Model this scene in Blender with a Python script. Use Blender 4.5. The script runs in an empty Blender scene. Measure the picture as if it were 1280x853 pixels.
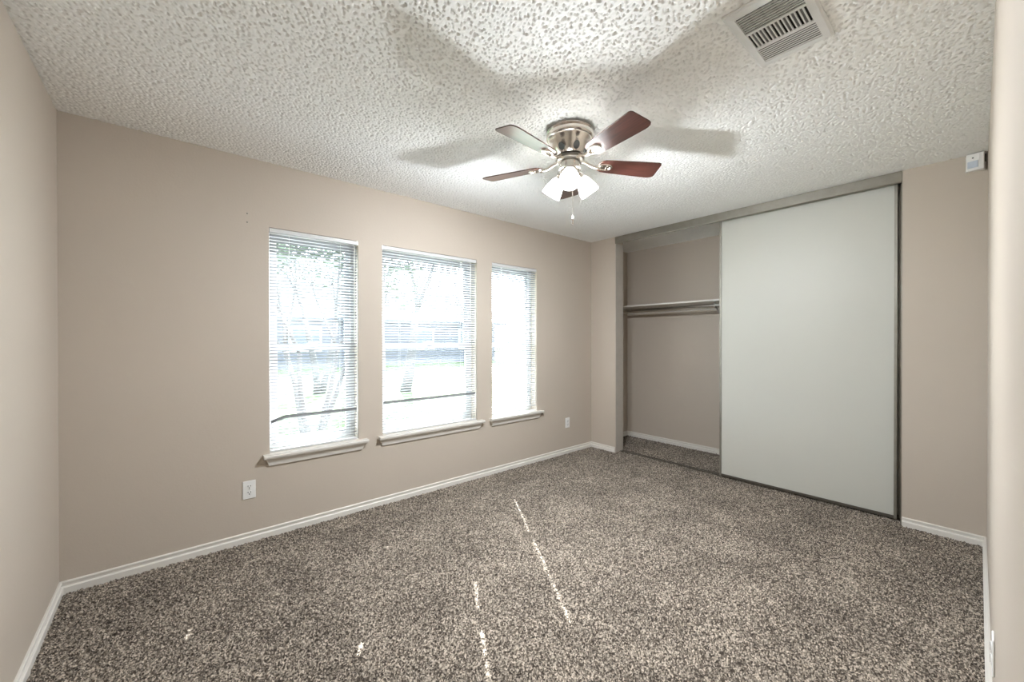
import bpy, bmesh, math, random
import numpy as np
from mathutils import Vector, Matrix

random.seed(7)
rng = np.random.default_rng(11)
S = bpy.context.scene
C = S.collection
R = math.radians

# ------------------------------------------------------------------ camera
H = 2.44            # ceiling height
XL, XC = -0.434, 3.823     # left wall, closet wall
YW, YR = 3.0145, -0.035    # window wall, near right wall
CAM_H = 1.2848
yaw, pit, rol = R(49.48), R(-.244), R(-.067)
fw = Vector((math.cos(yaw)*math.cos(pit), math.sin(yaw)*math.cos(pit), math.sin(pit)))
rt = Vector((math.sin(yaw), -math.cos(yaw), 0))
up = rt.cross(fw)
Rv = rt*math.cos(rol) + up*math.sin(rol)
Uv = up*math.cos(rol) - rt*math.sin(rol)
cd = bpy.data.cameras.new('camera')
cam = bpy.data.objects.new('camera', cd); C.objects.link(cam)
m = Matrix.Identity(4)
for i in range(3):
    m[i][0], m[i][1], m[i][2] = Rv[i], Uv[i], -fw[i]
m[0][3], m[1][3], m[2][3] = 0, 0, CAM_H
cam.matrix_world = m
cd.sensor_width = 36; cd.sensor_fit = 'HORIZONTAL'
cd.lens = 498.5/1280*36
cd.clip_start = 0.01; cd.clip_end = 200
S.camera = cam

# ------------------------------------------------------------------ light and exposure
S.view_settings.view_transform = 'Standard'
S.view_settings.look = 'None'
S.view_settings.gamma = 1
S.view_settings.use_curve_mapping = False
S.view_settings.exposure = 1.0
SKY, SUN, BULB = 8.5, 36.0, 55.0
w = bpy.data.worlds.new('sky'); S.world = w; w.use_nodes = True
bg = w.node_tree.nodes['Background']
bg.inputs[0].default_value = (0.74, 0.88, 1.0, 1); bg.inputs[1].default_value = SKY
sl = bpy.data.lights.new('sun', 'SUN'); sl.energy = SUN; sl.angle = R(.4); sl.color = (.99, .98, 1)
sun = bpy.data.objects.new('sun', sl); C.objects.link(sun)
hx, hy = -.508, -.861            # horizontal travel of the sunlight
el = R(40.6)
sd = Vector((hx*math.cos(el), hy*math.cos(el), -math.sin(el)))
sun.rotation_euler = sd.to_track_quat('-Z', 'Y').to_euler()
S.cycles.use_denoising = True
S.cycles.max_bounces = 10
S.cycles.diffuse_bounces = 7
S.cycles.transparent_max_bounces = 24
S.cycles.caustics_reflective = False
S.cycles.caustics_refractive = False
S.cycles.sample_clamp_indirect = 12

# ------------------------------------------------------------------ materials
def nodes(name):
    mt = bpy.data.materials.new(name); mt.use_nodes = True
    nt = mt.node_tree
    return mt, nt, nt.nodes['Principled BSDF']
def mat(name, col, rough=.5, metal=0., spec=.5, bump=None, var=None, emit=None):
    mt, nt, b = nodes(name)
    b.inputs['Base Color'].default_value = (*col, 1)
    b.inputs['Roughness'].default_value = rough
    b.inputs['Metallic'].default_value = metal
    b.inputs['Specular IOR Level'].default_value = spec
    tc = nt.nodes.new('ShaderNodeTexCoord')
    if var:
        n = nt.nodes.new('ShaderNodeTexNoise'); n.inputs['Scale'].default_value = var[0]
        n.inputs['Detail'].default_value = 4
        r = nt.nodes.new('ShaderNodeValToRGB')
        k = var[1]
        r.color_ramp.elements[0].position = .3; r.color_ramp.elements[1].position = .7
        r.color_ramp.elements[0].color = (*[c*(1-k) for c in col], 1)
        r.color_ramp.elements[1].color = (*[min(1, c*(1+k)) for c in col], 1)
        nt.links.new(tc.outputs['Object'], n.inputs['Vector'])
        nt.links.new(n.outputs['Fac'], r.inputs['Fac'])
        nt.links.new(r.outputs['Color'], b.inputs['Base Color'])
    if bump:
        n = nt.nodes.new('ShaderNodeTexNoise'); n.inputs['Scale'].default_value = bump[0]
        n.inputs['Detail'].default_value = 3
        bp = nt.nodes.new('ShaderNodeBump'); bp.inputs['Strength'].default_value = bump[1]
        bp.inputs['Distance'].default_value = bump[2]
        nt.links.new(tc.outputs['Object'], n.inputs['Vector'])
        nt.links.new(n.outputs['Fac'], bp.inputs['Height'])
        nt.links.new(bp.outputs['Normal'], b.inputs['Normal'])
    if emit:
        b.inputs['Emission Color'].default_value = (*emit[0], 1)
        b.inputs['Emission Strength'].default_value = emit[1]
    return mt

M = {}
M['paint'] = mat('beige_wall_paint', (.50, .438, .37), .62, spec=.3, bump=(90, .22, .002), var=(1.3, .015))
M['ceiling'] = mat('popcorn_ceiling', (.90, .90, .88), .9, spec=.1)
M['trim'] = mat('white_trim_paint', (.70, .67, .62), .4, bump=(40, .05, .001))
M['vinyl'] = mat('white_window_vinyl', (.80, .81, .82), .4, var=(8, .02))
M['slat'] = mat('dimmed_white_blind_slat', (.30, .31, .32), .35, var=(12, .01))  # blind white darkened in colour to hold down the sun glare on the slats
M['rail'] = mat('white_blind_rail', (.60, .60, .60), .35, var=(12, .01))  # same blind white, left lighter than the darkened slats
M['cord'] = mat('white_blind_cord', (.8, .8, .78), .8, var=(60, .03))
M['door'] = mat('off_white_closet_door', (.52, .515, .465), .5, var=(1.7, .012), bump=(60, .03, .001))
M['bronze'] = mat('brushed_bronze_track', (.30, .28, .24), .42, metal=.75, var=(18, .08))
M['bronze_dark'] = mat('dark_bronze_edge', (.13, .115, .095), .45, metal=.6, var=(18, .08))
M['jamb'] = mat('taupe_metal_jamb', (.50, .46, .41), .45, metal=.2, var=(14, .04))
M['nickel'] = mat('brushed_nickel', (.74, .69, .64), .2, metal=1, var=(20, .04))
M['steel'] = mat('galvanised_rod', (.62, .62, .60), .3, metal=1, var=(20, .06))
M['dark'] = mat('dark_void', (.015, .014, .013), .8, var=(30, .1))
M['grey_slot'] = mat('grey_vent_damper', (.16, .16, .155), .6, var=(30, .08))
M['plastic'] = mat('white_plastic', (.80, .79, .77), .35, var=(30, .015))
M['vent'] = mat('white_vent_enamel', (.74, .74, .73), .4, var=(20, .02))
M['lens'] = mat('blue_grey_sensor_lens', (.50, .55, .62), .3, var=(60, .05))
M['bulb'] = mat('lit_bulb', (1, 1, 1), .4, var=None, emit=((1, .96, .9), 4))

def wood(name, a, b_):
    mt, nt, b = nodes(name)
    tc = nt.nodes.new('ShaderNodeTexCoord')
    mp = nt.nodes.new('ShaderNodeMapping'); mp.inputs['Scale'].default_value = (3, 45, 45)
    n = nt.nodes.new('ShaderNodeTexNoise'); n.inputs['Scale'].default_value = 2.2; n.inputs['Detail'].default_value = 6
    r = nt.nodes.new('ShaderNodeValToRGB')
    r.color_ramp.elements[0].position = .35; r.color_ramp.elements[1].position = .7
    r.color_ramp.elements[0].color = (*a, 1); r.color_ramp.elements[1].color = (*b_, 1)
    nt.links.new(tc.outputs['Object'], mp.inputs['Vector']); nt.links.new(mp.outputs['Vector'], n.inputs['Vector'])
    nt.links.new(n.outputs['Fac'], r.inputs['Fac']); nt.links.new(r.outputs['Color'], b.inputs['Base Color'])
    b.inputs['Roughness'].default_value = .3
    b.inputs['Coat Weight'].default_value = 1; b.inputs['Coat Roughness'].default_value = .16
    return mt
M['wood'] = wood('cherry_fan_blade', (.04, .013, .010), (.085, .028, .019))

def carpet():
    mt, nt, b = nodes('frieze_carpet')
    tc = nt.nodes.new('ShaderNodeTexCoord')
    v = nt.nodes.new('ShaderNodeTexVoronoi'); v.inputs['Scale'].default_value = 180
    r = nt.nodes.new('ShaderNodeValToRGB'); e = r.color_ramp.elements
    e[0].position = 0; e[0].color = (.028, .022, .018, 1)
    e[1].position = 1; e[1].color = (.57, .485, .395, 1)
    for p, c in ((.32, (.07, .055, .043, 1)), (.55, (.17, .142, .113, 1)), (.8, (.35, .30, .245, 1))):
        x = e.new(p); x.color = c
    sep = nt.nodes.new('ShaderNodeSeparateColor')
    n = nt.nodes.new('ShaderNodeTexNoise'); n.inputs['Scale'].default_value = 3.2; n.inputs['Detail'].default_value = 5
    n.inputs['Roughness'].default_value = .65
    mx = nt.nodes.new('ShaderNodeMath'); mx.operation = 'MULTIPLY_ADD'
    mx.inputs[1].default_value = .55; mx.inputs[2].default_value = -.275
    ad = nt.nodes.new('ShaderNodeMath'); ad.operation = 'ADD'; ad.use_clamp = True
    nt.links.new(tc.outputs['Object'], v.inputs['Vector']); nt.links.new(tc.outputs['Object'], n.inputs['Vector'])
    nt.links.new(v.outputs['Color'], sep.inputs['Color'])
    nt.links.new(n.outputs['Fac'], mx.inputs[0])
    nt.links.new(sep.outputs[0], ad.inputs[0]); nt.links.new(mx.outputs[0], ad.inputs[1])
    nt.links.new(ad.outputs[0], r.inputs['Fac']); nt.links.new(r.outputs['Color'], b.inputs['Base Color'])
    b.inputs['Roughness'].default_value = .95; b.inputs['Specular IOR Level'].default_value = .1
    b.inputs['Sheen Weight'].default_value = .25; b.inputs['Sheen Tint'].default_value = (.8, .74, .66, 1)
    return mt
M['carpet'] = carpet()

def glass():
    mt = bpy.data.materials.new('window_glass'); mt.use_nodes = True
    nt = mt.node_tree; nt.nodes.clear()
    o = nt.nodes.new('ShaderNodeOutputMaterial'); t = nt.nodes.new('ShaderNodeBsdfTransparent')
    g = nt.nodes.new('ShaderNodeBsdfGlossy'); g.inputs['Roughness'].default_value = .02
    x = nt.nodes.new('ShaderNodeMixShader')
    t.inputs[0].default_value = (.96, .98, .97, 1)
    x.inputs[0].default_value = .05
    nt.links.new(t.outputs[0], x.inputs[1]); nt.links.new(g.outputs[0], x.inputs[2])
    nt.links.new(x.outputs[0], o.inputs[0])
    return mt
M['glass'] = glass()
def frosted():
    mt = bpy.data.materials.new('frosted_shade_glass'); mt.use_nodes = True
    nt = mt.node_tree; nt.nodes.clear()
    o = nt.nodes.new('ShaderNodeOutputMaterial'); t = nt.nodes.new('ShaderNodeBsdfTransparent')
    d = nt.nodes.new('ShaderNodeBsdfTranslucent'); e = nt.nodes.new('ShaderNodeEmission')
    d.inputs[0].default_value = (.84, .83, .81, 1); t.inputs[0].default_value = (.9, .88, .85, 1)
    e.inputs[0].default_value = (1, .96, .91, 1); e.inputs[1].default_value = .1
    x = nt.nodes.new('ShaderNodeMixShader'); x.inputs[0].default_value = .95
    a = nt.nodes.new('ShaderNodeAddShader')
    nt.links.new(t.outputs[0], x.inputs[1]); nt.links.new(d.outputs[0], x.inputs[2])
    nt.links.new(x.outputs[0], a.inputs[0]); nt.links.new(e.outputs[0], a.inputs[1])
    nt.links.new(a.outputs[0], o.inputs[0])
    return mt
M['frost'] = frosted()
M['lawn'] = mat('sunlit_lawn', (.055, .075, .032), .9, spec=.1, var=(6, .35))
M['road'] = mat('concrete_street', (.14, .14, .14), .9, var=(3, .08))
M['added_bounce_slab'] = mat('bounce_slab_concrete', (.16, .16, .155), .9, var=(4, .05))  # for the added slab that bounces light indoors
M['bark'] = mat('smooth_pale_bark', (.075, .066, .066), .8, var=(14, .25))
M['leaf'] = mat('green_leaves', (.045, .075, .035), .6, var=(5, .45))
M['brick'] = mat('grey_brick_wall', (.085, .085, .10), .9, var=(9, .15))
M['roof'] = mat('grey_roof_shingles', (.055, .055, .065), .9, var=(14, .3))
M['pane_dark'] = mat('dark_house_pane', (.04, .05, .06), .1, var=(3, .1))
M['white_out'] = mat('white_house_trim', (.75, .75, .73), .6, var=(3, .03))

# ------------------------------------------------------------------ helpers
def obj(name, bm, mt, parent=None, smooth=False, bevel=0, loc=None):
    me = bpy.data.meshes.new(name)
    bmesh.ops.recalc_face_normals(bm, faces=bm.faces)
    bm.to_mesh(me); bm.free()
    if smooth:
        for p in me.polygons: p.use_smooth = True
    me.materials.append(mt)
    o = bpy.data.objects.new(name, me); C.objects.link(o)
    if parent: o.parent = parent
    if loc: o.location = loc
    if bevel:
        b = o.modifiers.new('bevel', 'BEVEL'); b.width = bevel; b.segments = 2; b.limit_method = 'ANGLE'
    return o
def struct(name, bm, mt, parent=None, **k):
    o = obj(name, bm, mt, parent, **k)
    o['kind'] = 'structure'
    return o
def tag(o, label, cat, group=None, kind=None):
    o['label'] = label; o['category'] = cat
    if group: o['group'] = group
    if kind: o['kind'] = kind
    return o
def thing(name, label, cat, loc=(0, 0, 0), rot=(0, 0, 0), group=None):
    o = bpy.data.objects.new(name, None); C.objects.link(o)
    o.empty_display_size = .05
    o.location = loc; o.rotation_euler = rot
    return tag(o, label, cat, group)
def box(bm, a, b, mtx=None):
    x0, x1 = sorted((a[0], b[0])); y0, y1 = sorted((a[1], b[1])); z0, z1 = sorted((a[2], b[2]))
    vs = [Vector((x, y, z)) for z in (z0, z1) for y in (y0, y1) for x in (x0, x1)]
    if mtx is not None: vs = [mtx @ v for v in vs]
    v = [bm.verts.new(p) for p in vs]
    for f in ((0, 2, 3, 1), (4, 5, 7, 6), (0, 1, 5, 4), (2, 6, 7, 3), (0, 4, 6, 2), (1, 3, 7, 5)):
        bm.faces.new([v[i] for i in f])
    return bm
def boxes(*l):
    bm = bmesh.new()
    for a, b in l: box(bm, a, b)
    return bm
def prism(bm, prof, fn, t0, t1):
    """extrude closed outline prof [(u,v)] from t0 to t1; fn(u,v,t)->point"""
    A = [bm.verts.new(fn(u, v, t0)) for u, v in prof]
    B = [bm.verts.new(fn(u, v, t1)) for u, v in prof]
    n = len(prof)
    for i in range(n):
        bm.faces.new((A[i], A[(i+1) % n], B[(i+1) % n], B[i]))
    bm.faces.new(A[::-1]); bm.faces.new(B)
    return bm
def lathe(bm, prof, seg=32, mtx=None, close=False):
    rings = []
    for r, z in prof:
        if r < 1e-6:
            p = Vector((0, 0, z)); rings.append([bm.verts.new(mtx @ p if mtx else p)])
        else:
            ring = []
            for k in range(seg):
                a = 2*math.pi*k/seg
                p = Vector((r*math.cos(a), r*math.sin(a), z))
                ring.append(bm.verts.new(mtx @ p if mtx else p))
            rings.append(ring)
    for a, b in zip(rings, rings[1:]):
        for k in range(seg):
            k2 = (k+1) % seg
            if len(a) == 1 and len(b) == 1: continue
            if len(a) == 1: bm.faces.new((a[0], b[k], b[k2]))
            elif len(b) == 1: bm.faces.new((a[k], a[k2], b[0]))
            else: bm.faces.new((a[k], a[k2], b[k2], b[k]))
    return bm
def tube(bm, pts, r, seg=8):
    pts = [Vector(p) for p in pts]
    rs = r if isinstance(r, (list, tuple)) else [r]*len(pts)
    rings = []
    n = None
    for i, p in enumerate(pts):
        t = (pts[min(i+1, len(pts)-1)] - pts[max(i-1, 0)]).normalized()
        if n is None:
            n = t.orthogonal().normalized()
        n = (n - t*n.dot(t)).normalized()
        bnm = t.cross(n)
        rings.append([bm.verts.new(p + rs[i]*(math.cos(2*math.pi*k/seg)*n + math.sin(2*math.pi*k/seg)*bnm)) for k in range(seg)])
    for a, b in zip(rings, rings[1:]):
        for k in range(seg):
            bm.faces.new((a[k], a[(k+1) % seg], b[(k+1) % seg], b[k]))
    bm.faces.new(rings[0][::-1]); bm.faces.new(rings[-1])
    return bm
def grid_mesh(name, xs, ys, Z, mt):
    nx, ny = len(xs), len(ys)
    co = np.empty((ny, nx, 3), np.float32)
    co[..., 0] = xs[None, :]; co[..., 1] = ys[:, None]; co[..., 2] = Z
    me = bpy.data.meshes.new(name)
    me.vertices.add(nx*ny); me.vertices.foreach_set('co', co.ravel())
    i = np.arange(nx*ny, dtype=np.int32).reshape(ny, nx)
    q = np.stack([i[:-1, :-1], i[:-1, 1:], i[1:, 1:], i[1:, :-1]], -1).reshape(-1, 4)
    me.loops.add(q.size); me.loops.foreach_set('vertex_index', q.ravel())
    me.polygons.add(len(q)); me.polygons.foreach_set('loop_start', np.arange(0, q.size, 4, dtype=np.int32))
    me.polygons.foreach_set('use_smooth', np.ones(len(q), bool))
    me.update(calc_edges=True); me.validate()
    me.materials.append(mt)
    o = bpy.data.objects.new(name, me); C.objects.link(o)
    return o
def lumps(xs, ys, cell, rmin, rmax, power):
    """height field of randomly placed rounded lumps (max of all), 0..1 scaled by each lump's own height"""
    X, Y = np.meshgrid(xs, ys)
    gx = np.floor(X/cell).astype(int); gy = np.floor(Y/cell).astype(int)
    ox, oy = gx.min()-2, gy.min()-2
    W, D = gx.max()-ox+3, gy.max()-oy+3
    jx, jy = rng.random((D, W)), rng.random((D, W))
    rr = rmin + (rmax-rmin)*rng.random((D, W)); hh = .45 + .55*rng.random((D, W))
    out = np.zeros_like(X)
    for dx in (-1, 0, 1):
        for dy in (-1, 0, 1):
            cx, cy = gx+dx-ox, gy+dy-oy
            px = (gx+dx+jx[cy, cx])*cell; py = (gy+dy+jy[cy, cx])*cell
            d2 = ((X-px)**2 + (Y-py)**2)/rr[cy, cx]**2
            out = np.maximum(out, hh[cy, cx]*np.clip(1-d2, 0, 1)**power)
    return out

# ------------------------------------------------------------------ the room shell
WT = .15                       # window wall thickness
CB = 4.64                      # closet back wall
JD = .15                       # depth of the closet jamb
OP0, OP1 = .342, 2.674         # closet opening in y
WIN = [(.488, 1.066, .535, 2.02), (1.25, 2.15, .535, 2.02), (2.326, 2.92, .535, 2.02)]

xs = np.arange(XL-.05, CB+.04, .0040); ys = np.arange(YR-.03, 3.075, .0040)
hgt = -lumps(xs, ys, .0180, .0022, .0064, .35)*.0115 + lumps(xs, ys, .0090, .005, .009, 1.)*.0016
o = grid_mesh('ceiling', xs, ys, H + .001 - hgt, M['ceiling']); o['kind'] = 'structure'
xs = np.arange(XL-.05, CB+.04, .0048); ys = np.arange(YR-.16, 3.075, .0048)
hgt = lumps(xs, ys, .0088, .0038, .0072, .9)*.016 + rng.random((len(ys), len(xs)))*.002
o = grid_mesh('floor', xs, ys, hgt - .009, M['carpet']); o['kind'] = 'structure'

# window wall with its three openings
segs = []
x0 = XL - .15
for (a, b, z0, z1) in WIN:
    segs += [((x0, YW, -.1), (a, YW+WT, H+.1)), ((a, YW, -.1), (b, YW+WT, z0)), ((a, YW, z1), (b, YW+WT, H+.1))]
    x0 = b
segs += [((x0, YW, -.1), (XC+JD, YW+WT, H+.1)), ((XC+JD, 3.055, -.1), (CB+.12, YW+WT, H+.1))]
struct('wall_back', boxes(*segs), M['paint'])
struct('wall_left', boxes(((XL-.12, -1.4, -.1), (XL, YW+WT, H+.1))), M['paint'])
struct('wall_right', boxes(((XC, OP1, -.1), (XC+JD, YW, H+.1)), ((XC, YR-.12, -.1), (XC+JD, OP0, H+.1))), M['paint'])
struct('wall_closet_back', boxes(((CB, -.3, -.1), (CB+.12, YW+WT, H+.1))), M['paint'])
struct('wall_closet_side', boxes(((XC+JD, -.3, -.1), (CB, -.18, H+.1))), M['paint'])
# wall beside the camera, with the doorway the picture is taken from
struct('wall_front', boxes(((.42, YR-.12, -.1), (XC, YR, H+.1)), ((XL, YR-.12, 2.05), (.42, YR, H+.1))), M['paint'])
# little hallway behind the doorway
struct('wall_hall', boxes(((XL, -1.4, -.1), (1.5, -1.28, H+.1)), ((1.38, -1.28, -.1), (1.5, YR-.12, H+.1))), M['paint'])
struct('ceiling_hall', boxes(((XL, -1.4, H), (1.5, YR-.1, H+.1))), M['ceiling'])
struct('floor_hall', boxes(((XL, -1.4, -.1), (1.5, YR-.12, 0))), M['carpet'])
struct('roof_slab', boxes(((XL-.2, -1.5, H+.02), (CB+.2, YW+WT, H+.2))), M['ceiling'])

# baseboards: stepped profile, u = out from wall, v = up
BP = [(0, -.01), (.013, -.01), (.013, .031), (.0105, .036), (.0105, .043), (.0075, .049), (.0075, .053), (.004, .058), (0, .058)]
BP = [(0, -.01), (.016, -.01), (.016, .030), (.012, .034), (.006, .035), (.006, .046), (.010, .049), (.010, .056), (.006, .060), (0, .060)]
def baseboard(name, p, q, nrm):
    p, q, nrm = Vector(p), Vector(q), Vector(nrm)
    bm = bmesh.new()
    d = q-p
    prism(bm, BP, lambda u, v, t: (p.x + d.x*t + nrm.x*u, p.y + d.y*t + nrm.y*u, v), 0, 1)
    return struct(name, bm, M['trim'])
baseboard('baseboard_back', (XL, YW), (XC, YW), (0, -1))
baseboard('baseboard_left', (XL, -.1), (XL, YW), (1, 0))
baseboard('baseboard_right', (XC, OP1+.002), (XC, YW), (-1, 0))
baseboard('baseboard_right_end', (XC, YR), (XC, OP0-.002), (-1, 0))
baseboard('baseboard_front', (.47, YR), (XC, YR), (0, 1))
baseboard('baseboard_closet', (CB, -.18), (CB, 3.055), (-1, 0))
baseboard('baseboard_closet_side', (XC+JD, 3.055), (CB, 3.055), (0, -1))

# ------------------------------------------------------------------ windows
def window(n, x0, x1, z0, z1):
    yo, yi = YW+.088, YW+.135            # frame depth range
    f = .03
    fr = boxes(((x0, yo, z0), (x0+f, yi, z1)), ((x1-f, yo, z0), (x1, yi, z1)),
               ((x0+f, yo, z1-f), (x1-f, yi, z1)), ((x0+f, yo, z0), (x1-f, yi, z0+.035)))
    w_ = struct('window_%d' % n, fr, M['vinyl'], bevel=.002)
    zm = 1.235; s = .032
    a, b = x0+f+.001, x1-f-.001
    lo = boxes(((a, yo+.004, z0+.036), (a+s, yo+.026, zm+.02)), ((b-s, yo+.004, z0+.036), (b, yo+.026, zm+.02)),
               ((a+s, yo+.004, zm-.018), (b-s, yo+.026, zm+.02)), ((a+s, yo+.004, z0+.036), (b-s, yo+.026, z0+.08)))
    ls = obj('lower_sash', lo, M['vinyl'], w_, bevel=.002)
    hi = boxes(((a, yo+.028, zm-.02), (a+s, yo+.046, z1-f-.001)), ((b-s, yo+.028, zm-.02), (b, yo+.046, z1-f-.001)),
               ((a+s, yo+.028, zm-.02), (b-s, yo+.046, zm+.018)), ((a+s, yo+.028, z1-f-.04), (b-s, yo+.046, z1-f-.001)))
    us = obj('upper_sash', hi, M['vinyl'], w_, bevel=.002)
    obj('pane', boxes(((a+s, yo+.013, z0+.08), (b-s, yo+.017, zm-.018))), M['glass'], ls)
    obj('pane', boxes(((a+s, yo+.035, zm+.018), (b-s, yo+.039, z1-f-.04))), M['glass'], us)
    lk = boxes((((a+b)/2-.03, yo-.012, zm+.02), ((a+b)/2+.03, yo+.024, zm+.028)), (((a+b)/2-.008, yo-.016, zm+.028), ((a+b)/2+.03, yo+.004, zm+.038)))
    obj('sash_lock', lk, M['vinyl'], ls, bevel=.002)
    # stool and apron
    st = bmesh.new()
    P = [(YW-.048, z0-.016), (YW-.05, z0-.008), (YW-.048, z0), (YW, z0), (YW, z0-.024), (YW-.044, z0-.024)]
    prism(st, P, lambda u, v, t: (t, u, v), x0-.038, x1+.06)
    box(st, (x0+.0005, YW, z0-.0005), (x1-.0005, YW+.088, z0+.006))
    obj('window_sill', st, M['trim'], w_)
    ap = bmesh.new()
    zt, zb, d = z0-.024, z0-.076, .020
    A = [(x0-.024, YW, zt), (x1+.044, YW, zt), (x1+.044, YW-d-.006, zt), (x0-.024, YW-d-.006, zt),
         (x0-.006, YW, zb), (x1+.024, YW, zb), (x1+.024, YW-d+.008, zb), (x0-.006, YW-d+.008, zb)]
    v = [ap.verts.new(p) for p in A]
    for q in ((0, 1, 2, 3), (4, 7, 6, 5), (0, 4, 5, 1), (3, 2, 6, 7), (0, 3, 7, 4), (1, 5, 6, 2)):
        ap.faces.new([v[i] for i in q])
    obj('apron', ap, M['trim'], w_, bevel=.002)
    por = bpy.data.lights.new('daylight_portal', 'AREA'); por.shape = 'RECTANGLE'
    por.size, por.size_y = x1-x0, z1-z0
    por.cycles.is_portal = True
    po = bpy.data.objects.new('daylight_portal', por); C.objects.link(po)
    po.location = ((x0+x1)/2, YW+WT+.02, (z0+z1)/2); po.rotation_euler = (R(-90), 0, 0)
    return w_
for i, wdw in enumerate(WIN): window(i+1, *wdw)

# ------------------------------------------------------------------ blinds
PITCH, SW, TILT = .0212, .0255, R(-22)
def slat_profile(tilt, y, z, n=4, w_=SW, a=-1., b=1., th=.0007, crown=.0026):
    """closed outline of one curved slat in (y,z), from fraction a to b of its width"""
    top, bot = [], []
    for i in range(n+1):
        u = a + (b-a)*i/n
        yy, zz = u*w_/2, crown*(1-u*u)
        c, s = math.cos(tilt), math.sin(tilt)
        top.append((y + yy*c - (zz+th)*s, z + yy*s + (zz+th)*c))
        bot.append((y + yy*c - zz*s, z + yy*s + zz*c))
    return top + bot[::-1]
def blind(label, x0, x1, z0, z1, ladders, holes, wand, twisted, yb, zbot, droop):
    t = thing('window_blind', label, 'blind', ((x0+x1)/2, yb, z0), group='mini blinds on the three windows')
    ox, oy, oz = t.location
    L = lambda p: (p[0]-ox, p[1]-oy, p[2]-oz)
    a, b = x0+.006, x1-.006
    hr = bmesh.new()
    box(hr, L((a-.003, yb-.0135, z1-.028)), L((b+.003, yb+.0135, z1-.002)))
    h_ = obj('headrail', hr, M['rail'], t, bevel=.0015)
    for xe in (a-.0035, b+.0005):
        obj('end_bracket', boxes((L((xe, yb-.016, z1-.031)), L((xe+.003, yb+.0145, z1-.0005)))), M['steel'], h_)
    sb = bmesh.new()
    z = z1-.046; k = 0
    zs = []
    while z > zbot+.022:
        zs.append(z); z -= PITCH
    for k, z in enumerate(zs):
        tl = TILT + R(random.uniform(-1.5, 1.5))
        if twisted is not None and abs(z-twisted) < PITCH*.5:
            # one slat turned on edge, its left tip bent down
            tw = bmesh.new()
            pr_ = slat_profile(R(-68), yb-.006, 0, w_=.027)
            xb = a + droop[0]
            N = 8
            rings = []
            for i in range(N+2):
                x = a+.004 + (xb-a-.004)*i/N if i <= N else b-.004
                dz = -droop[1]*max(0, (xb-x)/(xb-a))**1.2
                rings.append([tw.verts.new(L((x, u, v+z+dz))) for u, v in pr_])
            n = len(pr_)
            for A_, B_ in zip(rings, rings[1:]):
                for i in range(n): tw.faces.new((A_[i], A_[(i+1) % n], B_[(i+1) % n], B_[i]))
            tw.faces.new(rings[0][::-1]); tw.faces.new(rings[-1])
            obj('turned_slat', tw, M['slat'], t)['label'] = 'slat turned on edge across the lower part of the blind'
            continue
        f = lambda u, v, x: L((x, u, v))
        cur = a
        for hx_, hr_ in sorted(holes):
            if not any(p <= z <= q for p, q in hr_): continue
            prism(sb, slat_profile(tl, yb, z), f, cur, hx_-.0085)
            prism(sb, slat_profile(tl, yb, z, 1, a=-1, b=-.62), f, hx_-.0085, hx_+.0085)
            prism(sb, slat_profile(tl, yb, z, 1, a=.62, b=1), f, hx_-.0085, hx_+.0085)
            cur = hx_+.0085
        prism(sb, slat_profile(tl, yb, z), f, cur, b)
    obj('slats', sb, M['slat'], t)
    obj('bottom_rail', boxes((L((a, yb-.012, zbot)), L((b, yb+.012, zbot+.012)))), M['rail'], t, bevel=.002)
    for lx in ladders:
        lc = bmesh.new()
        for dy in (-SW/2-.001, SW/2+.001):
            tube(lc, [L((lx, yb+dy, z1-.03)), L((lx, yb+dy, zbot+.006))], .0009, 5)
        obj('ladder_cord', lc, M['cord'], t)
    if wand:
        wx, wl = wand
        wb = bmesh.new()
        tube(wb, [L((wx, yb-.012, z1-.03)), L((wx, yb-.022, z1-.045)), L((wx, yb-.023, z1-.06))], .0015, 6)
        tube(wb, [L((wx, yb-.023, z1-.06)), L((wx, yb-.020, z1-wl))], .0032, 6)
        obj('tilt_wand', wb, M['plastic'], t)
    return t
YB = YW + .018
blind('white mini blind in the leftmost window, one slat turned and drooping at its left end', *WIN[0],
      [.606, .939], [(.527, [(.795, .815)])], (1.035, .75), .765, YB, .542, (.09, .028))
blind('white mini blind in the wide middle window, one dark turned slat across it', *WIN[1],
      [1.398, 1.99], [(1.40, [(.64, .66), (.775, .80), (1.32, 1.39)]), (1.988, [(1.30, 1.47), (1.61, 2.0)])], (2.075, .55), .79, YB, .542, (.02, .0))
blind('narrow white mini blind in the right window, hanging short of its sill', *WIN[2],
      [2.455, 2.79], [(2.455, [(.5, 2.0)])], None, None, YB, .588, (0, 0))

# ------------------------------------------------------------------ closet
hd = bmesh.new()
PR = [(XC-.004, 2.37), (XC-.004, H), (XC+.13, H), (XC+.13, 2.405), (XC+.122, 2.405), (XC+.122, 2.43), (XC+.07, 2.43), (XC+.07, 2.405), (XC+.064, 2.405),
      (XC+.064, 2.43), (XC+.012, 2.43), (XC+.012, 2.362), (XC+.002, 2.362)]
prism(hd, PR, lambda u, v, t: (u, t, v), OP0+.002, OP1)
struct('trim_1', hd, M['bronze'])
struct('trim_2', boxes(((XC+.002, OP1-.006, 0), (XC+JD-.002, OP1, 2.362))), M['jamb'], bevel=.001)
struct('trim_3', boxes(((XC+.002, OP0, 0), (XC+JD-.002, OP0+.006, 2.362))), M['bronze'], bevel=.001)
struct('trim_4', boxes(((XC+.09, OP0+.006, -.002), (XC+.096, OP1-.006, .008)), ((XC+.128, OP0+.006, -.002), (XC+.134, OP1-.006, .008)),
                       ((XC+.09, OP0+.006, -.002), (XC+.134, OP1-.006, .001))), M['bronze_dark'])
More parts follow.
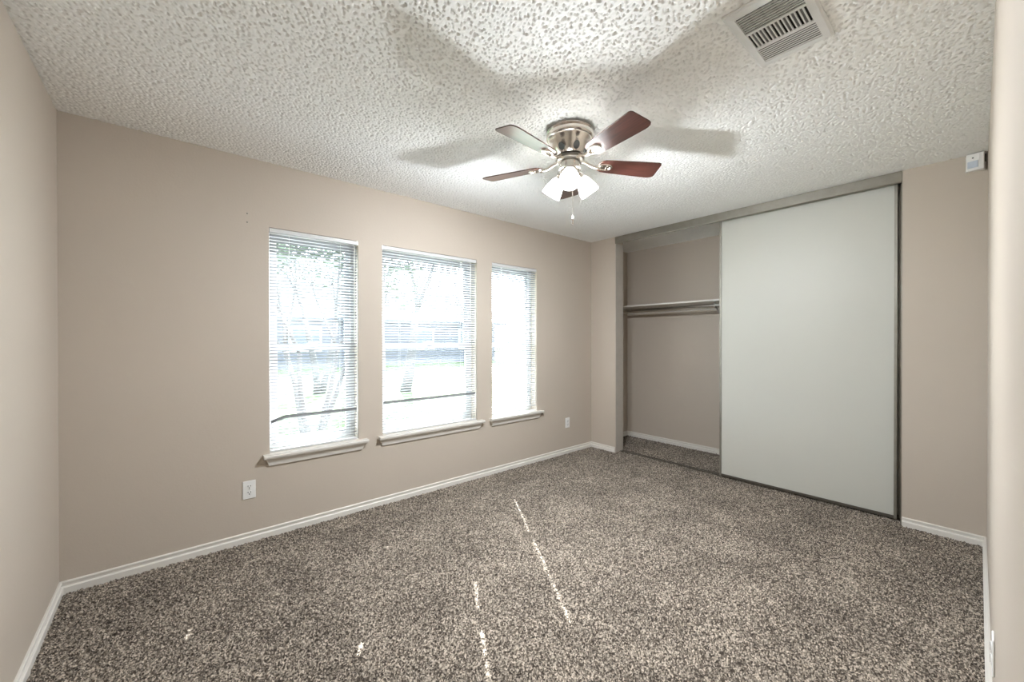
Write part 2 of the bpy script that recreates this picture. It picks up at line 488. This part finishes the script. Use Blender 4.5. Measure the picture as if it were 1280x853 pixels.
def sliding_door(label, x, y0, y1):
    t = thing('sliding_closet_door', label, 'closet door', (x, (y0+y1)/2, .012))
    h = (y1-y0)/2; top = 2.40-.012
    obj('panel', boxes(((-.006, -h+.012, .02), (.006, h-.012, top-.02))), M['door'], t)
    for s, mt, wd in ((1, M['bronze'], .016), (-1, M['bronze'], .016)):
        st = bmesh.new()
        y_ = s*h; yi = s*(h-wd)
        box(st, (-.013, min(y_, yi), 0), (-.0065, max(y_, yi), top))
        box(st, (.0065, min(y_, yi), 0), (.013, max(y_, yi), top))
        box(st, (-.0065, min(y_, y_-s*.003), 0), (.0065, max(y_, y_-s*.003), top))
        obj('stile', st, mt, t)
    obj('bottom_rail', boxes(((-.012, -h+.016, 0), (.012, h-.016, .022))), M['bronze_dark'], t, bevel=.001)
    obj('top_rail', boxes(((-.012, -h+.016, top-.02), (.012, h-.016, top))), M['bronze'], t, bevel=.001)
    return t
sliding_door('off-white sliding closet door in front, slid to the right with a thin metal frame', XC+.072, OP0+.03, 1.568)
sliding_door('second off-white sliding closet door parked behind the front one', XC+.11, OP0+.008, 1.53)

sh = thing('closet_shelf', 'white closet shelf running across the open closet above the hanging rod', 'shelf', (CB, 1.45, 1.69))
obj('board', boxes(((-.36, -1.60, -.009), (-.001, 1.604, .009))), M['trim'], sh, bevel=.002)
obj('back_cleat', boxes(((-.02, -1.60, -.075), (0, 1.604, -.0095))), M['trim'], sh, bevel=.002)
obj('side_cleat', boxes(((-.36, 1.586, -.075), (-.021, 1.604, -.0095))), M['trim'], sh, bevel=.002)
bk = bmesh.new()
yb_ = .345
box(bk, (-.33, yb_-.012, -.0125), (-.0205, yb_+.012, -.0095))
box(bk, (-.0235, yb_-.012, -.28), (-.0205, yb_+.012, -.0125))
tube(bk, [(-.30, yb_, -.03), (-.27, yb_, -.075), (-.024, yb_, -.27)], .007, 8)
tube(bk, [(-.30, yb_, -.012), (-.325, yb_, -.035), (-.325, yb_, -.06), (-.30, yb_, -.076), (-.27, yb_, -.070)], .006, 8)
obj('bracket', bk, M['steel'], sh)['label'] = 'steel bracket holding the shelf and rod'
rd = bmesh.new()
tube(rd, [(0, -1.62, 0), (0, 1.58, 0)], .0155, 16)
obj('hanging_rod', rd, M['steel'], sh, smooth=True, loc=(-.305, 0, -.0505))['label'] = 'round metal hanging rod under the shelf'

# ------------------------------------------------------------------ ceiling fan
FX, FY = 1.685, 1.475
fan = thing('ceiling_fan', 'flush mount nickel ceiling fan with five cherry blades and three lit glass shades', 'ceiling fan', (FX, FY, H))
mh = bmesh.new()
lathe(mh, [(.0, 0), (.118, 0), (.126, -.004), (.128, -.014), (.122, -.018), (.124, -.022), (.131, -.028), (.131, -.044), (.126, -.052), (.119, -.055),
           (.117, -.062), (.113, -.066), (.108, -.084), (.098, -.108), (.086, -.128), (.076, -.140), (.07, -.145), (.0, -.145)], 64)
hous = obj('motor_housing', mh, M['nickel'], fan, smooth=True)
es = hous.modifiers.new('es', 'EDGE_SPLIT'); es.split_angle = R(40)
for k in range(7):
    a = R(192) + 2*math.pi*k/7
    vb = bmesh.new()
    mtx = Matrix.Rotation(a, 4, 'Z') @ Matrix.Translation((.0925, 0, -.118)) @ Matrix.Rotation(R(90+31), 4, 'Y') @ Matrix.Scale(1.25, 4, (1, 0, 0))
    lathe(vb, [(0, .003), (.0155, .003), (.0175, .0), (.0155, -.004), (0, -.004)], 20, mtx)
    obj('vent_hole', vb, M['dark'], hous)
fw_ = bmesh.new()
lathe(fw_, [(0, -.146), (.062, -.146), (.075, -.150), (.079, -.156), (.079, -.166), (.074, -.171), (.0, -.171)], 48)
obj('flywheel', fw_, M['bronze_dark'], fan, smooth=True)
lk = bmesh.new()
lathe(lk, [(0, -.172), (.050, -.172), (.054, -.176), (.054, -.206), (.060, -.209), (.060, -.216), (.054, -.220), (.050, -.238), (.038, -.252), (.018, -.26), (0, -.262)], 40)
kit = obj('light_kit', lk, M['nickel'], fan, smooth=True)
es = kit.modifiers.new('es', 'EDGE_SPLIT'); es.split_angle = R(40)
BZ = -.183
def blade_outline():
    pts = []
    for u, hw in ((.17, .030), (.178, .042), (.195, .050), (.23, .054), (.30, .058), (.40, .0635), (.48, .067)):
        pts.append((u, -hw))
    pts += [(.505, -.068), (.517, -.064), (.523, -.055), (.530, .040), (.527, .052), (.518, .060), (.50, .066)]
    for u, hw in ((.48, .067), (.40, .0635), (.30, .058), (.23, .054), (.195, .050), (.178, .042), (.17, .030)):
        pts.append((u, hw))
    pts += [(.163, .015), (.161, 0), (.163, -.015)]
    return pts
OUT = blade_outline()
for k in range(5):
    a = R(42+72*k)
    tiltm = Matrix.Rotation(R(-12), 4, 'X')
    bm = bmesh.new()
    prism(bm, OUT, lambda u, v, t: tiltm @ Vector((u, v, t)), 0, .006)
    bl = obj('blade', bm, M['wood'], fan, bevel=.0012)
    bl.location = (0, 0, BZ); bl.rotation_euler = (0, 0, a)
    ib = bmesh.new()
    # oval plate under the blade with a raised rim, and the curved arm to the flywheel
    pl = Matrix.Translation((.205, 0, 0)) @ tiltm
    pl = tiltm @ Matrix.Translation((.205, 0, -.0005)) @ Matrix.Scale(1.55, 4, (1, 0, 0))
    lathe(ib, [(0, -.002), (.018, -.002), (.021, -.008), (.026, -.008), (.029, -.003), (.029, 0), (0, 0)], 28, pl)
    tube(ib, [(.066, 0, .018), (.09, .0, .016), (.115, 0, .002), (.14, 0, -.006), (.175, 0, -.006)], [.011, .010, .009, .010, .012], 10)
    for sx, sy in ((.19, 0), (.215, .010), (.215, -.010)):
        lathe(ib, [(0, -.005), (.004, -.005), (.005, -.002)], 10, tiltm @ Matrix.Translation((sx, sy, -.001)))
    obj('blade_iron', ib, M['nickel'], bl, smooth=True).modifiers.new('es', 'EDGE_SPLIT').split_angle = R(40)
SHADE_A = (42+180-2, 42+180+118, 42+180-122)
for k, sa in enumerate(SHADE_A):
    a = R(sa)
    base = Matrix.Rotation(a, 4, 'Z') @ Matrix.Translation((.045, 0, -.222)) @ Matrix.Rotation(R(180-38), 4, 'Y')   # local +z leans out and down
    ar = bmesh.new()
    lathe(ar, [(0, -.01), (.012, -.01), (.012, .012), (.020, .018), (.023, .026), (.023, .046), (.0, .046)], 24, base)
    obj('socket', ar, M['nickel'], fan, smooth=True).modifiers.new('es', 'EDGE_SPLIT').split_angle = R(40)
    sm = bmesh.new()
    pro = [(.024, .036), (.030, .044), (.036, .056), (.043, .078), (.049, .10), (.0525, .122), (.054, .138), (.051, .138), (.049, .122), (.046, .10),
           (.040, .078), (.033, .056), (.027, .046), (.022, .040)]
    lathe(sm, pro, 36, base)
    shd = obj('lamp_shade', sm, M['frost'], fan, smooth=True)
    bb = bmesh.new()
    lathe(bb, [(.0, .046), (.011, .048), (.013, .058), (.019, .066), (.022, .074), (.020, .082), (.012, .088), (.0, .090)], 24, base)
    obj('bulb', bb, M['bulb'], shd, smooth=True)
    ld = bpy.data.lights.new('bulb_light', 'POINT'); ld.energy = BULB; ld.color = (.90, .95, 1); ld.shadow_soft_size = .028
    lo = bpy.data.objects.new('bulb_light', ld); C.objects.link(lo)
    lo.parent = fan; lo.location = base @ Vector((0, 0, .1175))
pc = bmesh.new()
px_, py_ = -.012, -.03
tube(pc, [(px_, py_, -.25), (px_, py_, -.485)], .0013, 6)
for i in range(48):
    lathe(pc, [(0, .002), (.0019, 0), (0, -.002)], 6, Matrix.Translation((px_, py_, -.252-.0048*i)))
ch = obj('pull_chain', pc, M['nickel'], fan)
fb = bmesh.new()
lathe(fb, [(0, -.478), (.003, -.48), (.004, -.487), (.008, -.494), (.0095, -.502), (.007, -.510), (.0045, -.514), (.0055, -.52), (.003, -.527), (0, -.528)], 16, Matrix.Translation((px_, py_, 0)))
obj('chain_fob', fb, M['nickel'], ch, smooth=True)

# ------------------------------------------------------------------ ceiling vent
VX0, VX1, VY0, VY1 = 1.507, 1.905, .355, .603
vt = thing('ceiling_vent', 'white rectangular three-way air register on the popcorn ceiling near the right wall', 'vent', ((VX0+VX1)/2, (VY0+VY1)/2, H-.004))
hx2, hy2 = (VX1-VX0)/2, (VY1-VY0)/2
ix, iy = hx2-.037, hy2-.030
fr = bmesh.new()
def quadframe(bm, o0, i0, zo, zi):
    a = [(-o0[0], -o0[1], zo), (o0[0], -o0[1], zo), (o0[0], o0[1], zo), (-o0[0], o0[1], zo)]
    b = [(-i0[0], -i0[1], zi), (i0[0], -i0[1], zi), (i0[0], i0[1], zi), (-i0[0], i0[1], zi)]
    A = [bm.verts.new(p) for p in a]; B = [bm.verts.new(p) for p in b]
    for i in range(4): bm.faces.new((A[i], A[(i+1) % 4], B[(i+1) % 4], B[i]))
quadframe(fr, (hx2, hy2), (hx2, hy2), .004, -.002)
quadframe(fr, (hx2, hy2), (hx2-.008, hy2-.008), -.002, -.007)
quadframe(fr, (hx2-.008, hy2-.008), (ix, iy), -.007, -.009)
quadframe(fr, (ix, iy), (ix, iy), -.009, .002)
quadframe(fr, (ix, iy), (hx2, hy2), .002, .004)
xa, xb = -ix+2*ix*.34, -ix+2*ix*.665
box(fr, (xa-.005, -iy, -.009), (xa+.005, iy, -.004)); box(fr, (xb-.005, -iy, -.009), (xb+.005, iy, -.004))
obj('frame', fr, M['vent'], vt)
obj('backing', boxes(((-ix, -iy, .0), (ix, iy, .003))), M['dark'], vt)
l3 = bmesh.new()                    # closed white louvers, camera far side
n = 8
for i in range(n):
    x = xb+.005+(ix-xb-.005)*(i+.5)/n
    box(l3, (-.0061, -iy, -.0006), (.0061, iy, .0006), Matrix.Translation((x, 0, -.0065)) @ Matrix.Rotation(R(-16), 4, 'Y'))
obj('louver_bank', l3, M['vent'], vt)['label'] = 'closed white louvers'
l2 = bmesh.new(); d2 = bmesh.new()
n = 15
for i in range(n+1):
    y = -iy + 2*iy*i/n
    box(l2, (xa+.005, -.002, -.006), (xb-.005, .002, .0), Matrix.Translation((0, y, -.003)))
for i in range(1, n, 2):
    y0 = -iy+2*iy*i/n; y1 = -iy+2*iy*(i+1)/n
    box(d2, (xa+.005, y0+.002, -.0035), (xb-.005, y1-.002, -.001))
obj('louver_bank', l2, M['vent'], vt)['label'] = 'crosswise white bars over dark gaps'
obj('damper', d2, M['grey_slot'], vt)
l1 = bmesh.new(); d1 = bmesh.new()
n = 8
for i in range(n+1):
    x = -ix + (xa-.005+ix)*i/n
    box(l1, (x-.0013, -iy, -.008), (x+.0013, iy, -.003))
for i in range(5):
    y = -iy + 2*iy*(i+.5)/5
    box(d1, (-ix, y-.013, -.0028), (xa-.005, y+.013, -.001))
obj('louver_bank', l1, M['vent'], vt)['label'] = 'open lengthwise louvers over a dark grid'
obj('damper', d1, M['grey_slot'], vt)

# ------------------------------------------------------------------ outlets and sensor
def outlet(label, loc, rz):
    t = thing('wall_outlet', label, 'outlet', loc, (0, 0, rz))       # local -y faces the room
    pb = boxes(((-.035, -.006, -.057), (.035, 0, .057)))
    obj('cover_plate', pb, M['plastic'], t, bevel=.003)
    for s in (1, -1):
        rb = bmesh.new()
        prof = [(.0165*math.cos(q)*1.0, s*.0195 + max(-.0135, min(.0135, .0175*math.sin(q)))) for q in [2*math.pi*i/24 for i in range(24)]]
        prism(rb, prof, lambda u, v, y: (u, y, v), -.0085, -.006)
        r_ = obj('receptacle', rb, M['plastic'], t)
        sb = boxes(((-.0085, -.0092, s*.0195+.000), (-.0055, -.0084, s*.0195+.010)), ((.0055, -.0092, s*.0195+.001), (.0085, -.0084, s*.0195+.009)),
                   ((-.003, -.0092, s*.0195-.010), (.003, -.0084, s*.0195-.004)))
        obj('slots', sb, M['dark'], r_)
    sc = bmesh.new()
    lathe(sc, [(0, .0012), (.003, .0008), (.0035, 0)], 12, Matrix.Translation((0, -.006, 0)) @ Matrix.Rotation(R(90), 4, 'X'))
    obj('screw', sc, M['steel'], t)
    return t
outlet('white duplex wall outlet below and left of the leftmost window', (.374, YW, .33), 0)
outlet('small white wall outlet on the window wall near the closet corner', (3.395, YW, .343), 0)
outlet('white wall outlet seen edge-on low on the wall beside the camera', (1.95, YR, .30), R(180))

ms = thing('motion_sensor', 'small white motion sensor high in the corner right of the closet', 'motion sensor', (XC, .012, 2.385))
bd = bmesh.new()
PRF = [(0, -.046), (0, .034), (-.038, .034), (-.05, -.03), (-.046, -.046)]
PRF = [(-.0, .036), (-.012, .036), (-.046, .030), (-.05, .018), (-.046, -.052), (-.04, -.056), (0, -.056)]
# plan outline: faces the room diagonally, one edge toward the near wall
PL = [(-.002, .044), (-.040, .040), (-.052, -.012), (-.050, -.030), (-.002, -.040)]
A = [bd.verts.new((x, y, -.058)) for x, y in PL]; B = [bd.verts.new((x*.92, y, .046)) for x, y in PL]
for i in range(5): bd.faces.new((A[i], A[(i+1) % 5], B[(i+1) % 5], B[i]))
bd.faces.new(A[::-1]); bd.faces.new(B)
obj('housing', bd, M['plastic'], ms, bevel=.002)
p0, p1 = Vector((-.0405, .036, 0)), Vector((-.0520, -.007, 0))
nn = Vector((-.97, .22, 0))*.0012
ln = bmesh.new()
for za, zb in ((-.042, .0),):
    q = [p0+Vector((0, 0, za)), p1+Vector((0, 0, za)), p1+Vector((.0005, 0, zb)), p0+Vector((.0005, 0, zb))]
    F_ = [ln.verts.new(v+nn) for v in q]; G_ = [ln.verts.new(v-nn) for v in q]
    ln.faces.new(F_); ln.faces.new(G_[::-1])
    for i in range(4): ln.faces.new((F_[i], F_[(i+1) % 4], G_[(i+1) % 4], G_[i]))
obj('lens', ln, M['lens'], ms)
le = bmesh.new()
lathe(le, [(0, .002), (.004, .0015), (.004, -.002), (0, -.002)], 12, Matrix.Translation((-.0448, .014, .020)) @ Matrix.Rotation(R(-90), 4, 'Y'))
obj('indicator_window', le, M['dark'], ms)
obj('side_slot', boxes(((-.034, -.0395, -.012), (-.022, -.0345, .034))), M['dark'], ms)

# two little holes left by a hook in the window wall
for lab, z in (('upper of two small nail holes left of the leftmost window', 2.085), ('lower of two small nail holes left of the leftmost window', 2.03)):
    nb = bmesh.new()
    lathe(nb, [(0, .0012), (.0035, .001), (.0045, 0)], 10, Matrix.Translation((.369, YW, z)) @ Matrix.Rotation(R(90), 4, 'X'))
    tag(obj('nail_plug', nb, M['grey_slot']), lab, 'nail hole')

# ------------------------------------------------------------------ outdoors
GZ = -.25
struct('lawn', boxes(((-30, YW+WT, GZ-.3), (50, 13, GZ)), ((-30, 19, GZ-.3), (50, 60, GZ))), M['lawn'])
struct('added_bounce_slab', boxes(((-8, YW+WT, GZ), (14, 6.0, GZ+.04))), M['added_bounce_slab'])  # unseen slab added to bounce sunlight up onto the room ceiling
struct('street', boxes(((-30, 13, GZ-.32), (50, 19, GZ-.04))), M['road'])
def branch(bm, p, d, r, l, depth, tips):
    n = 5; pts = [p]; rs = [r]
    for i in range(n):
        d = (d + Vector((random.uniform(-.12, .12), random.uniform(-.12, .12), random.uniform(-.02, .10)))).normalized()
        p = p + d*l/n; pts.append(p); rs.append(r*(1-.45*(i+1)/n))
    tube(bm, pts, rs, 7)
    if depth == 0: tips.append(p); return
    for k in range(2 if depth > 1 else 3):
        dd = (d + Vector((random.uniform(-.6, .6), random.uniform(-.6, .6), random.uniform(-.1, .3)))).normalized()
        branch(bm, p, dd, rs[-1]*.8, l*.62, depth-1, tips)
def leaves(bm, centres, rad, n, size):
    for c in centres:
        for _ in range(n):
            v = Vector((random.gauss(0, 1), random.gauss(0, 1), random.gauss(0, .8))).normalized()*rad*random.random()**.4
            q = Matrix.Translation(c+v) @ Matrix.Rotation(random.uniform(0, 6.28), 4, 'Z') @ Matrix.Rotation(random.uniform(-1.2, 1.2), 4, 'X')
            s = size*random.uniform(.7, 1.3)
            vs = [bm.verts.new(q @ Vector(p)) for p in ((-s, 0, 0), (0, -s*.45, s*.12), (s, 0, 0), (0, s*.45, s*.12))]
            bm.faces.new(vs)
def tree(label, x, y, trunks, spread, length, r, depth, rad, n, size):
    t = thing('leafy_tree', label, 'tree', (x, y, GZ))
    bm = bmesh.new(); tips = []
    for k in range(trunks):
        a = 2*math.pi*k/trunks + .4
        branch(bm, Vector((.07*math.cos(a), .07*math.sin(a), -.05)), Vector((spread*math.cos(a), spread*math.sin(a), 1)).normalized(), r, length, depth, tips)
    obj('trunk', bm, M['bark'], t, smooth=True)
    lf = bmesh.new(); leaves(lf, tips, rad, n, size)
    obj('foliage', lf, M['leaf'], t)
tree('multi-trunked tree with V-shaped pale stems outside the leftmost window', 1.55, 6.3, 5, .32, 1.5, .05, 2, .42, 60, .05)
tree('tall shade tree across the lawn seen through the middle window', 5.2, 11.0, 1, .1, 2.6, .17, 3, .9, 110, .09)
tree('leafy tree by the street seen through the leftmost window', 3.2, 12.2, 2, .2, 2.2, .11, 2, .9, 120, .09)
hs = thing('neighbor_house', 'grey single-storey house with a pitched roof across the street', 'house', (9, 27, GZ))
obj('wall', boxes(((-9, -4, 0), (9, 4, 2.7))), M['brick'], hs)
rf = bmesh.new()
prism(rf, [(-4.7, 2.6), (4.7, 2.6), (4.7, 2.72), (0, 5.0), (-4.7, 2.72)], lambda u, v, t: (t, u, v), -9.6, 9.6)
obj('roof', rf, M['roof'], hs)
for x in (-7, -3.6, 3.2, 6.6):
    wf = obj('window', boxes(((x-.75, -4.05, .9), (x+.75, -4.0, 2.2))), M['white_out'], hs)
    obj('pane', boxes(((x-.66, -4.07, .98), (x+.66, -4.05, 2.12))), M['pane_dark'], wf)
obj('door', boxes(((-.5, -4.05, .1), (.5, -4.0, 2.15))), M['white_out'], hs)
